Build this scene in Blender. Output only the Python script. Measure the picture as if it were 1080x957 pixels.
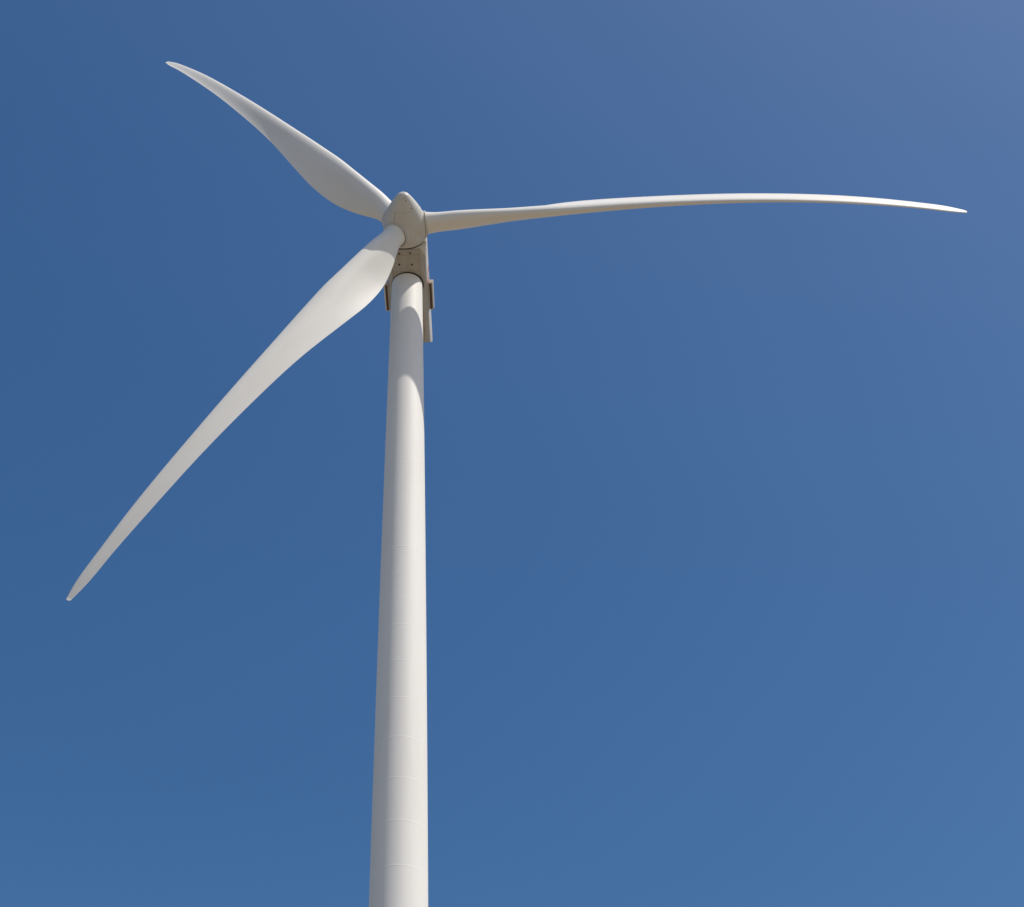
import bpy, bmesh, math
import numpy as np
from mathutils import Matrix, Vector

for o in list(bpy.data.objects):
    bpy.data.objects.remove(o)
S = bpy.context.scene
COL = S.collection
RAD = math.radians

# ------------------------------------------------------------------ camera
F_PX, PITCH, ROLL = 1689.768, 45.1003, 2.06525      # focal length in pixels of a 1080 px wide frame
cam_d = bpy.data.cameras.new("camera")
cam = bpy.data.objects.new("camera", cam_d)
COL.objects.link(cam)
cam_d.sensor_fit = 'HORIZONTAL'
cam_d.sensor_width = 36.0
cam_d.lens = 36.0 * F_PX / 1080.0
cam_d.shift_x = 150.54 / 1080.0
cam_d.shift_y = -7.57 / 1080.0
cam_d.clip_start = 0.5
cam_d.clip_end = 30000
cp, sp = math.cos(RAD(PITCH)), math.sin(RAD(PITCH))
fw, up, rt = Vector((0, cp, sp)), Vector((0, -sp, cp)), Vector((1, 0, 0))
cr, sr = math.cos(RAD(ROLL)), math.sin(RAD(ROLL))
cx_, cy_ = cr * rt + sr * up, -sr * rt + cr * up
M = Matrix((cx_, cy_, -fw)).transposed().to_4x4()
M.translation = (0, 0, 1.7)
cam.matrix_world = M
S.camera = cam

# ------------------------------------------------------------------ light
SUN_AZ, SUN_EL = 121.4, 59.1      # azimuth clockwise from +Y (the viewing direction)
world = bpy.data.worlds.new("World")
S.world = world
world.use_nodes = True
wn = world.node_tree.nodes
bg = wn["Background"]
sky = wn.new("ShaderNodeTexSky")
sky.sky_type = 'NISHITA'
sky.sun_disc = False
sky.sun_elevation = RAD(SUN_EL)
sky.sun_rotation = RAD(SUN_AZ)
sky.altitude = 0
sky.air_density = 1.0
sky.dust_density = 1.5
sky.ozone_density = 1.0
sat = wn.new("ShaderNodeHueSaturation")
sat.inputs["Saturation"].default_value = 1.35
world.node_tree.links.new(sky.outputs[0], sat.inputs["Color"])
world.node_tree.links.new(sat.outputs[0], bg.inputs[0])
bg.inputs[1].default_value = 0.108

sun_d = bpy.data.lights.new("sun", 'SUN')
sun_d.energy = 3.85
sun_d.angle = RAD(0.53)
sun_d.color = (1.0, 0.945, 0.865)
sun = bpy.data.objects.new("sun", sun_d)
COL.objects.link(sun)
sd = Vector((math.sin(RAD(SUN_AZ)) * math.cos(RAD(SUN_EL)), math.cos(RAD(SUN_AZ)) * math.cos(RAD(SUN_EL)), math.sin(RAD(SUN_EL))))
sun.rotation_euler = sd.to_track_quat('Z', 'Y').to_euler()
sun.location = (60, -60, 200)

S.view_settings.view_transform = 'Standard'
S.view_settings.look = 'None'
S.view_settings.exposure = 0.0
S.view_settings.gamma = 1.0

# ------------------------------------------------------------------ materials
def material(name, col, rough=0.45, dirt=None, dirt_amt=0.0, scale=(1, 1, 1), spec=0.22, bump=0.0, lo=0.45, hi=0.75):
    m = bpy.data.materials.new(name)
    m.use_nodes = True
    nt = m.node_tree
    b = nt.nodes["Principled BSDF"]
    b.inputs["Roughness"].default_value = rough
    b.inputs["Specular IOR Level"].default_value = spec
    b.inputs["Base Color"].default_value = (*col, 1)
    if dirt:
        tc = nt.nodes.new("ShaderNodeTexCoord")
        mp = nt.nodes.new("ShaderNodeMapping")
        mp.inputs["Scale"].default_value = scale
        nz = nt.nodes.new("ShaderNodeTexNoise")
        nz.inputs["Scale"].default_value = 1.0
        nz.inputs["Detail"].default_value = 6
        nz.inputs["Roughness"].default_value = 0.6
        rp = nt.nodes.new("ShaderNodeMapRange")
        rp.inputs["From Min"].default_value = lo
        rp.inputs["From Max"].default_value = hi
        rp.inputs["To Max"].default_value = dirt_amt
        mx = nt.nodes.new("ShaderNodeMix")
        mx.data_type = 'RGBA'
        mx.inputs[6].default_value = (*col, 1)
        mx.inputs[7].default_value = (*dirt, 1)
        L = nt.links.new
        L(tc.outputs["Object"], mp.inputs["Vector"])
        L(mp.outputs[0], nz.inputs["Vector"])
        L(nz.outputs["Fac"], rp.inputs["Value"])
        L(rp.outputs[0], mx.inputs[0])
        L(mx.outputs[2], b.inputs["Base Color"])
        rr = nt.nodes.new("ShaderNodeMapRange")
        rr.inputs["To Min"].default_value = rough - 0.05
        rr.inputs["To Max"].default_value = rough + 0.1
        L(nz.outputs["Fac"], rr.inputs["Value"])
        L(rr.outputs[0], b.inputs["Roughness"])
        if bump:
            bp = nt.nodes.new("ShaderNodeBump")
            bp.inputs["Strength"].default_value = bump
            bp.inputs["Distance"].default_value = 0.02
            L(nz.outputs["Fac"], bp.inputs["Height"])
            L(bp.outputs[0], b.inputs["Normal"])
    return m

WHITE = (0.86, 0.835, 0.78)
M_tower = material("tower_paint", WHITE, 0.55, (0.66, 0.63, 0.57), 0.3, (0.5, 0.5, 0.05))
M_weld = material("weld_paint", WHITE, 0.55)
M_blade = material("blade_gelcoat", (0.815, 0.79, 0.735), 0.52, (0.66, 0.63, 0.57), 0.25, (0.12, 0.7, 0.7))
M_hub = material("hub_gelcoat", (0.62, 0.60, 0.555), 0.45, (0.52, 0.49, 0.43), 0.3, (0.6, 0.6, 0.6))
M_nac = material("nacelle_gelcoat", (0.67, 0.65, 0.60), 0.45, (0.50, 0.46, 0.39), 0.5, (0.9, 0.25, 0.9))
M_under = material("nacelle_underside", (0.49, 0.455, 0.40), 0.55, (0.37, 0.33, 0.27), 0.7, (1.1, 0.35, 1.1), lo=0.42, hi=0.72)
M_dark = material("dark_joint_gap", (0.045, 0.04, 0.036), 0.7)
M_seal = material("blade_root_seal", (0.27, 0.25, 0.22), 0.7)
M_hole = material("hole_interior", (0.015, 0.014, 0.013), 0.8)
M_seam = material("seam_grime", (0.30, 0.26, 0.21), 0.7)
M_grille = material("cooler_louvre", (0.13, 0.08, 0.06), 0.6, (0.06, 0.04, 0.032), 0.8, (4, 4, 4))
M_rust = material("rust_streak", (0.30, 0.20, 0.12), 0.8, (0.55, 0.48, 0.38), 1.0, (2.5, 2.5, 2.5), lo=0.35, hi=0.6)
M_red = material("red_emblem_film", (0.52, 0.03, 0.045), 0.4)
M_conc = material("foundation_concrete", (0.34, 0.33, 0.31), 0.85, (0.24, 0.23, 0.21), 0.8, (0.8, 0.8, 0.8), bump=0.3)

# ------------------------------------------------------------------ helpers
def mesh_obj(name, verts, faces, mat, parent=None, smooth=True, auto=None):
    me = bpy.data.meshes.new(name)
    me.from_pydata([tuple(v) for v in verts], [], faces)
    me.materials.append(mat)
    bm = bmesh.new(); bm.from_mesh(me)
    bmesh.ops.recalc_face_normals(bm, faces=bm.faces)
    if auto:
        for e in bm.edges:
            if len(e.link_faces) == 2 and e.calc_face_angle() > RAD(auto):
                e.smooth = False
    bm.to_mesh(me); bm.free()
    for pl in me.polygons:
        pl.use_smooth = smooth
    o = bpy.data.objects.new(name, me)
    COL.objects.link(o)
    if parent:
        o.parent = parent
    return o

def lathe(profile, n=96, axis='z', closed=False, arc=None):
    """profile: list of (radius, height). Revolved about z, or about -y (height forward)."""
    vs, fs = [], []
    m = len(profile)
    for r, h in profile:
        for i in range(n):
            a = 2 * math.pi * i / n
            if axis == 'z':
                vs.append((r * math.cos(a), r * math.sin(a), h))
            elif axis == 'y':
                vs.append((r * math.cos(a), -h, r * math.sin(a)))
            else:
                vs.append((h, r * math.cos(a), r * math.sin(a)))
    rng = range(m) if closed else range(m - 1)
    for j in rng:
        k = (j + 1) % m
        for i in range(n):
            i2 = (i + 1) % n
            fs.append((j * n + i, j * n + i2, k * n + i2, k * n + i))
    if not closed:
        if profile[0][0] > 1e-4:
            fs.append(tuple(range(n)))
        if profile[-1][0] > 1e-4:
            fs.append(tuple((m - 1) * n + i for i in range(n)))
    return vs, fs

def box_bevel(x0, x1, y0, y1, z0, z1, bev, seg=3):
    bm = bmesh.new()
    bmesh.ops.create_cube(bm, size=1)
    for v in bm.verts:
        v.co = Vector(((x0 + x1) / 2 + v.co.x * (x1 - x0), (y0 + y1) / 2 + v.co.y * (y1 - y0), (z0 + z1) / 2 + v.co.z * (z1 - z0)))
    if bev:
        bmesh.ops.bevel(bm, geom=list(bm.edges), offset=bev, segments=seg, affect='EDGES', profile=0.5)
    bm.verts.index_update()
    vs = [v.co.copy() for v in bm.verts]
    fs = [tuple(v.index for v in f.verts) for f in bm.faces]
    bm.free()
    return vs, fs

# ------------------------------------------------------------------ the ground
g = 6000
N = 40
gv, gf = [], []
for j in range(N + 1):
    for i in range(N + 1):
        gv.append(((i / N * 2 - 1) * g, (j / N * 2 - 1) * g, 0))
for j in range(N):
    for i in range(N):
        a = j * (N + 1) + i
        gf.append((a, a + 1, a + N + 2, a + N + 1))
M_ground = material("dry_grassland", (0.265, 0.217, 0.158), 0.95, (0.2, 0.162, 0.113), 1.0, (0.05, 0.05, 0.05), spec=0.1, lo=0.35, hi=0.7)
ground = mesh_obj("ground", gv, gf, M_ground, smooth=False)
ground["kind"] = "structure"

# ------------------------------------------------------------------ the turbine
TX, TY = 3.1080, 98.7277
HUB_Z, TOP_Z = 125.3696, 123.2001
YAW, TILT, OVER, AZ = RAD(-5.3882), RAD(6.5846), 5.0674, 5.00106
turbine = bpy.data.objects.new("wind_turbine", None)
turbine.empty_display_size = 5
turbine.location = (TX, TY, 0)
turbine["label"] = "tall white three-bladed wind turbine on a tapered tubular tower against the blue sky"
turbine["category"] = "wind turbine"
COL.objects.link(turbine)

# --- tower
def tower_r(z):
    q = (TOP_Z - z) / TOP_Z
    r = 1.47364 + 0.598 * (q - 1.45915 * q * (q - 1))
    return r if q < 0.84 else 1.47364 + 0.598 * (0.84 + 1.45915 * 0.84 * 0.16)
zs = [0.25 + (TOP_Z - 0.25) * i / 160 for i in range(161)]
v, f = lathe([(tower_r(z), z) for z in zs], 128)
tower = mesh_obj("tower", v, f, M_tower, turbine, auto=40)
SEAMS = [121.85, 118.2, 114.8, 111.37, 107.97, 104.57, 101.23, 97.88, 94.46, 90.97, 87.46, 84.88, 82.26, 79.63, 76.15, 72.7, 69.18, 65.7, 62.2, 58.69,
         55.2, 51.7, 48.2, 44.7, 41.2]
for z in SEAMS:
    r0 = tower_r(z)
    flange = abs(z - 87.46) < 0.01
    w, hgt = (0.065, 0.0055)
    prof = [(r0 - 0.01, z - w)] + [(r0 - 0.002 + hgt * math.sin(t * math.pi / 6), z - w * math.cos(t * math.pi / 6)) for t in range(7)] + [(r0 - 0.01, z + w)]
    v, f = lathe(prof, 96, closed=True)
    mesh_obj("weld_seam", v, f, M_weld, tower)
    if flange:
        v, f = lathe([(a, b + 0.26) for a, b in prof], 96, closed=True)
        mesh_obj("flange_joint", v, f, M_weld, tower)
a = RAD(-111.0)
v, f = box_bevel(-0.03, 0.03, -0.012, 0.012, 121.9, 123.12, 0)
r0 = tower_r(122.5)
v = [Vector((p.x * -math.sin(a) + (r0 + p.y) * math.cos(a), p.x * math.cos(a) + (r0 + p.y) * math.sin(a), p.z)) for p in v]
mesh_obj("weld_seam", v, f, M_weld, tower, smooth=False)
v, f = lathe([(3.6, -0.6), (3.6, 0.2), (3.5, 0.26), (1.0, 0.26)], 64)
mesh_obj("foundation", v, f, M_conc, turbine, auto=30)

# --- nacelle: local x = right, y = back, z = up from the tower top
nac_sec = [(0, 0.06), (0.7, 0.06), (1.30, 0.06), (1.39, 0.075), (1.46, 0.14), (1.60, 0.28), (1.78, 0.48), (1.87, 0.63), (1.93, 1.0), (2.00, 1.6), (2.05, 2.0),
           (2.04, 2.6), (1.95, 3.2), (1.80, 3.62), (1.55, 3.9), (1.1, 4.05), (0.5, 4.1), (0, 4.1)]
def nac_x(z):
    for (b0, z0), (b1, z1) in zip(nac_sec[2:], nac_sec[3:]):
        if z0 <= z <= z1 and z1 > z0:
            return b0 + (b1 - b0) * (z - z0) / (z1 - z0)
    return 1.98
def lift(y):
    """how far the belly rises towards the rotor"""
    t = min(max((-y - 1.9) / 1.75, 0), 1)
    return 0.35 * t * t * (3 - 2 * t) + 0.35 * t
ring = nac_sec + [(-b, z) for b, z in nac_sec[-2:0:-1]]
stations = [(-3.78, 0.95), (-3.76, 0.975), (-3.70, 0.99), (-3.6, 1.0)] + [(-3.4 + 0.15 * i, 1.0) for i in range(11)] + [(0, 1.0), (2, 1.0), (4, 1.0), (6, 1.0), (7.45, 1.0), (7.52, 0.995), (7.55, 0.98)]
vs, fs = [], []
nr = len(ring)
for y, s in stations:
    for b, z in ring:
        z += lift(y) * max(0, 1 - (z - 0.06) / 1.9)
        tail = 0.82 * min(z, 2.0) * min(max((y - 6.0) / 1.45, 0), 1)
        vs.append((b * s, y + tail, 2.05 + (z - 2.05) * s))
for j in range(len(stations) - 1):
    for i in range(nr):
        i2 = (i + 1) % nr
        fs.append((j * nr + i, j * nr + i2, (j + 1) * nr + i2, (j + 1) * nr + i))
fs += [tuple(range(nr)), tuple((len(stations) - 1) * nr + i for i in range(nr))]
nacelle = mesh_obj("nacelle", vs, fs, M_nac, turbine, auto=35)
nacelle.data.materials.append(M_under)          # darker brown on the downward-facing belly and chamfers
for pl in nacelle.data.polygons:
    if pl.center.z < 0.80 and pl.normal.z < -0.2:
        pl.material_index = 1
nacelle.location = (0.06 * math.cos(YAW), 0.06 * math.sin(YAW), TOP_Z)
nacelle.rotation_euler = (0, 0, YAW)
# underside panels, a little proud of the shell, with a joint between them
def panel(y0, y1, x0=-1.31, x1=1.31):
    n = max(1, int((y1 - y0) / 0.25)) if y0 < -1.9 else 1
    v, f = [], []
    for i in range(n + 1):
        y = y0 + (y1 - y0) * i / n
        for x, z in ((x0, 0.03), (x1, 0.03), (x1, 0.075), (x0, 0.075)):
            v.append((x, y, z + lift(y)))
    for i in range(n):
        for k in range(4):
            f.append((4 * i + k, 4 * i + (k + 1) % 4, 4 * i + 4 + (k + 1) % 4, 4 * i + 4 + k))
    f += [(0, 1, 2, 3), (4 * n, 4 * n + 1, 4 * n + 2, 4 * n + 3)]
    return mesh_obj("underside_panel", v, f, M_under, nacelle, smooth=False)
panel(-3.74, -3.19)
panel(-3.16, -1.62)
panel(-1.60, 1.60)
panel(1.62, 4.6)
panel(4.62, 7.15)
# yaw ring: dark gap between the tower top and the nacelle
v, f = lathe([(1.40, -0.05), (1.545, -0.05), (1.565, -0.02), (1.56, 0.055), (1.40, 0.055)], 96, closed=True)
mesh_obj("yaw_ring", v, f, M_dark, nacelle, auto=30)
for x, y in ((-0.65, -3.34), (0.40, -3.35), (-0.70, -2.37), (0.53, -2.33)):
    v, f = lathe([(0.085, 0.012), (0.085, 0.06)], 16)
    o = mesh_obj("drain_hole", [(a + x, b + y, c + lift(b + y)) for a, b, c in v], f, M_hole, nacelle, smooth=False)
# rusty seam where the underside panels meet the rounded flank
for s in (-1, 1):
    v, f = box_bevel(s * 1.365 - 0.022, s * 1.365 + 0.022, -1.9, 7.1, 0.045, 0.068, 0)
    mesh_obj("edge_seam", v, f, M_rust, nacelle, smooth=False)
# side coolers
for s in (-1, 1):
    sec = [(1.96, 0.97), (2.28, 0.96), (2.33, 0.98), (2.40, 1.12), (2.45, 1.30), (2.46, 1.40), (2.42, 1.45), (1.96, 1.47)]
    v, f = [], []
    ends = ((0.62, 0.9), (0.66, 1.0), (4.03, 1.0), (4.07, 0.9))
    for y, q in ends:
        v += [(s * (2.2 + (b - 2.2) * q), y, 1.2 + (z - 1.2) * q) for b, z in sec]
    n = len(sec)
    for k in range(3):
        for a in range(n):
            f.append((k * n + a, k * n + (a + 1) % n, (k + 1) * n + (a + 1) % n, (k + 1) * n + a))
    f += [tuple(range(n)), tuple(3 * n + a for a in range(n))]
    c = mesh_obj("side_cooler", v, f, M_nac, nacelle, auto=40)
    xa, xb = sorted((s * 2.05, s * 2.285))
    v, f = box_bevel(xa, xb, 0.74, 3.94, 0.94, 0.985, 0.008, 1)
    mesh_obj("cooler_louvre", v, f, M_grille, c, smooth=False)
# red emblem on the flanks: slanted bars laid on the shell
def bar(s, y0, y1, z0, z1, slant):
    v, f = [], []
    n = 10
    for i in range(n + 1):
        z = z0 + (z1 - z0) * i / n
        x = s * (nac_x(z) + 0.006)
        d = slant * (z - z0)
        v += [(x, y0 + d, z), (x, y1 + d, z)]
    for i in range(n):
        f.append((2 * i, 2 * i + 1, 2 * i + 3, 2 * i + 2))
    k = len(v)
    v += [(a - s * 0.02, b, c) for a, b, c in v]
    f += [tuple(q + k for q in t) for t in f]
    return mesh_obj("red_emblem", v, f, M_red, nacelle)
for s in (-1, 1):
    bar(s, 0.45, 0.95, 0.82, 1.7, -0.35)
    bar(s, -0.45, -0.05, 1.2, 2.4, -0.35)

# --- hub: local frame, -y points along the shaft to the nose
hubM = Matrix.Rotation(YAW, 4, 'Z') @ Matrix.Rotation(-TILT, 4, 'X')
nn = hubM.to_3x3() @ Vector((0, -1, 0))
hub_loc = Vector((0, 0, HUB_Z)) + OVER * nn
hubM = Matrix.Translation(hub_loc) @ hubM
prof = [(1.2, -1.36), (1.90, -1.36), (1.97, -1.33), (2.0, -1.25), (2.02, -0.8), (2.03, 0.0), (2.01, 0.4), (1.95, 0.8), (1.84, 1.25), (1.68, 1.65), (1.49, 2.0), (1.385, 2.185)]
v, f = lathe(prof, 96, axis='y')
hub = mesh_obj("hub", v, f, M_hub, turbine, auto=45)
hub.matrix_local = hubM
v, f = lathe([(1.5, -1.35), (1.975, -1.35), (1.975, -1.42), (1.5, -1.43)], 96, axis='y')  # dark ring added as painted shade for the gap between hub and nacelle
mesh_obj("rear_gap_shade", v, f, M_dark, hub, auto=30)
v, f = lathe([(1.36, 2.18), (1.36, 2.215)], 96, axis='y')
mesh_obj("seam_ring", v, f, M_seam, hub, smooth=True, auto=30)
prof = [(1.30, 2.205), (1.372, 2.205), (1.335, 2.27), (1.19, 2.5), (1.03, 2.75), (0.87, 2.98), (0.71, 3.2), (0.58, 3.36), (0.46, 3.47), (0.33, 3.55), (0.2, 3.595), (0.08, 3.612), (0.0, 3.614)]
v, f = lathe(prof, 96, axis='y')
mesh_obj("nose_cone", v, f, M_hub, hub, auto=45)
ROOT_R = 1.135
for k in range(3):
    R = Matrix.Rotation(-RAD(AZ + 120 * k), 4, 'Y')
    # flared boss growing out of the spinner, along local x
    pr = [(1.62, 0.9), (1.60, 1.35), (1.50, 1.52), (1.40, 1.63), (1.335, 1.74), (1.31, 1.82), (1.30, 1.90), (1.1, 1.90)]
    v, f = lathe(pr, 72, axis='x')
    o = mesh_obj("blade_boss", v, f, M_hub, hub, auto=50)
    o.matrix_local = R
    v, f = lathe([(1.0, 1.895), (1.262, 1.895), (1.262, 1.94), (1.0, 1.94)], 72, axis='x')
    o = mesh_obj("joint_ring", v, f, M_seal, hub, auto=30)
    o.matrix_local = R
    v, f = lathe([(1.0, 1.935), (1.27, 1.935), (1.285, 1.95), (1.285, 2.055), (1.265, 2.075), (1.0, 2.075)], 72, axis='x')
    o = mesh_obj("blade_collar", v, f, M_hub, hub, auto=50)
    o.matrix_local = R
    v, f = lathe([(1.0, 2.07), (1.15, 2.07), (1.15, 2.11), (1.0, 2.11)], 72, axis='x')
    o = mesh_obj("joint_ring", v, f, M_seal, hub, auto=30)
    o.matrix_local = R
# small bolts on the nose and the joint line between two spinner panels
for h, ang, r, size in ((3.126, -66.6, 0.763, 0.055), (2.438, -49.6, 1.225, 0.06), (3.328, -85.2, 0.606, 0.035), (3.36, -66.5, 0.579, 0.035)):
    c0 = Vector((r * math.cos(RAD(ang)), -h, r * math.sin(RAD(ang))))
    nrm = Vector((math.cos(RAD(ang)), -0.72, math.sin(RAD(ang)))).normalized()
    q = nrm.to_track_quat('Z', 'Y')
    v, f = lathe([(size, -0.03), (size, 0.01), (size * 0.7, 0.025), (0, 0.03)], 14)
    mesh_obj("nose_bolt", [c0 + q @ Vector(p) for p in v], f, M_dark, hub, smooth=False)
v, f = [], []
sp_prof = [(1.35, 1.80), (1.65, 1.693), (2.0, 1.503), (2.18, 1.40)]
for h, r in sp_prof:
    for da in (-0.6, 0.6):
        for rr_ in (r - 0.03, r):
            a = RAD(-121.5 - 6 * (h - 1.7) + da)
            v.append((rr_ * math.cos(a), -h, rr_ * math.sin(a)))
for i in range(3):
    a = 4 * i
    for p, q in ((0, 1), (1, 3), (3, 2), (2, 0)):
        f.append((a + p, a + q, a + 4 + q, a + 4 + p))
f += [(0, 1, 3, 2), (12, 13, 15, 14)]
mesh_obj("panel_joint", v, f, M_seam, hub, smooth=False)

# --- blades: local x = span, -y = upwind, -z = direction of motion
L = 54.0
fr = np.array([.03, .06, .09, .13, .17, .21, .25, .29, .34, .42, .55, .7, .85, .93, .975, 1.0])
CH = np.array([2.289, 2.211, 2.796, 3.475, 3.922, 4.127, 4.185, 3.996, 3.636, 3.008, 2.371, 1.851, 1.45, 1.155, 0.92, 0.47])
TW = np.array([21.985, 27.229, 30.155, 30.502, 28.495, 24.995, 21.094, 17.794, 15.476, 12.963, 9.474, 5.298, 1.41, -1.453, -3.577, -5.261])
TH = np.array([1.025, 0.877, 0.684, 0.49, 0.364, 0.307, 0.281, 0.262, 0.257, 0.261, 0.244, 0.211, 0.182, 0.168, 0.167, 0.171])
LE = np.array([0.509, 0.489, 0.43, 0.36, 0.325, 0.315, 0.319, 0.32, 0.32, 0.319, 0.295, 0.271, 0.308, 0.361, 0.422, 0.464])
N1, N2, N3, S2, S3 = 2.46638, -0.37599, -4.67493, 3.88977, -2.06203
def spline(y, q):
    """natural cubic spline through the stations fr"""
    n = len(fr); h = np.diff(fr)
    A = np.eye(n); b = np.zeros(n)
    for i in range(1, n - 1):
        A[i, i-1:i+2] = h[i-1], 2 * (h[i-1] + h[i]), h[i]
        b[i] = 6 * ((y[i+1] - y[i]) / h[i] - (y[i] - y[i-1]) / h[i-1])
    m = np.linalg.solve(A, b)
    i = np.clip(np.searchsorted(fr, q) - 1, 0, n - 2)
    t0, t1 = q - fr[i], fr[i+1] - q
    return (m[i] * t1**3 + m[i+1] * t0**3) / (6 * h[i]) + (y[i] / h[i] - m[i] * h[i] / 6) * t1 + (y[i+1] / h[i] - m[i+1] * h[i] / 6) * t0
rs = np.concatenate([np.linspace(.0385, .3, 70), np.linspace(.31, .9, 70), np.linspace(.905, 1.0, 36)])
ch, tw, th, le = spline(CH, rs), np.radians(spline(TW, rs)), spline(TH, rs), spline(LE, rs)
NP = 64
av = np.linspace(0, 2 * np.pi, NP, endpoint=False)
vs, fs = [], []
def section(i, shrink=1.0, ext=0.0):
    s, c, t, ta, lf = rs[i], ch[i] * shrink, tw[i], th[i], le[i]
    circ = min(max((ta - .35) / .65, 0), 1)
    x = .5 * (1 + np.cos(av))
    yt = 5 * ta * (.2969 * np.sqrt(x) - .126 * x - .3516 * x**2 + .2843 * x**3 - .1036 * x**4)
    ya = np.where(np.sin(av) >= 0, yt, -.95 * yt) + .04 * 6.75 * x * x * (1 - x)
    yy = circ * .5 * ta * np.sin(av) + (1 - circ) * ya
    xx = lf - x
    off = N1 * s + N2 * s**2 + N3 * s**3
    sw = S2 * s**2 + S3 * s**3
    e = sw + c * (xx * math.cos(t) + yy * math.sin(t))        # along the direction of motion
    n = off + c * (xx * math.sin(t) - yy * math.cos(t))       # upwind
    for a, b in zip(e, n):
        vs.append((s * L + ext, -b, -a))
for i in range(len(rs)):
    section(i)
for k, (shr, ex) in enumerate(((0.94, 0.05), (0.76, 0.10), (0.42, 0.135))):
    section(len(rs) - 1, shr, ex)
ns = len(rs) + 3
for j in range(ns - 1):
    for i in range(NP):
        i2 = (i + 1) % NP
        fs.append((j * NP + i, j * NP + i2, (j + 1) * NP + i2, (j + 1) * NP + i))
fs += [tuple(range(NP)), tuple((ns - 1) * NP + i for i in range(NP))]
blade = mesh_obj("rotor_blade", vs, fs, M_blade, turbine, auto=60)
for k in range(3):
    b = blade if k == 0 else blade.copy()
    if k:
        COL.objects.link(b)
        b.parent = turbine
    b.matrix_local = hubM @ Matrix.Rotation(-RAD(AZ + 120 * k), 4, 'Y')
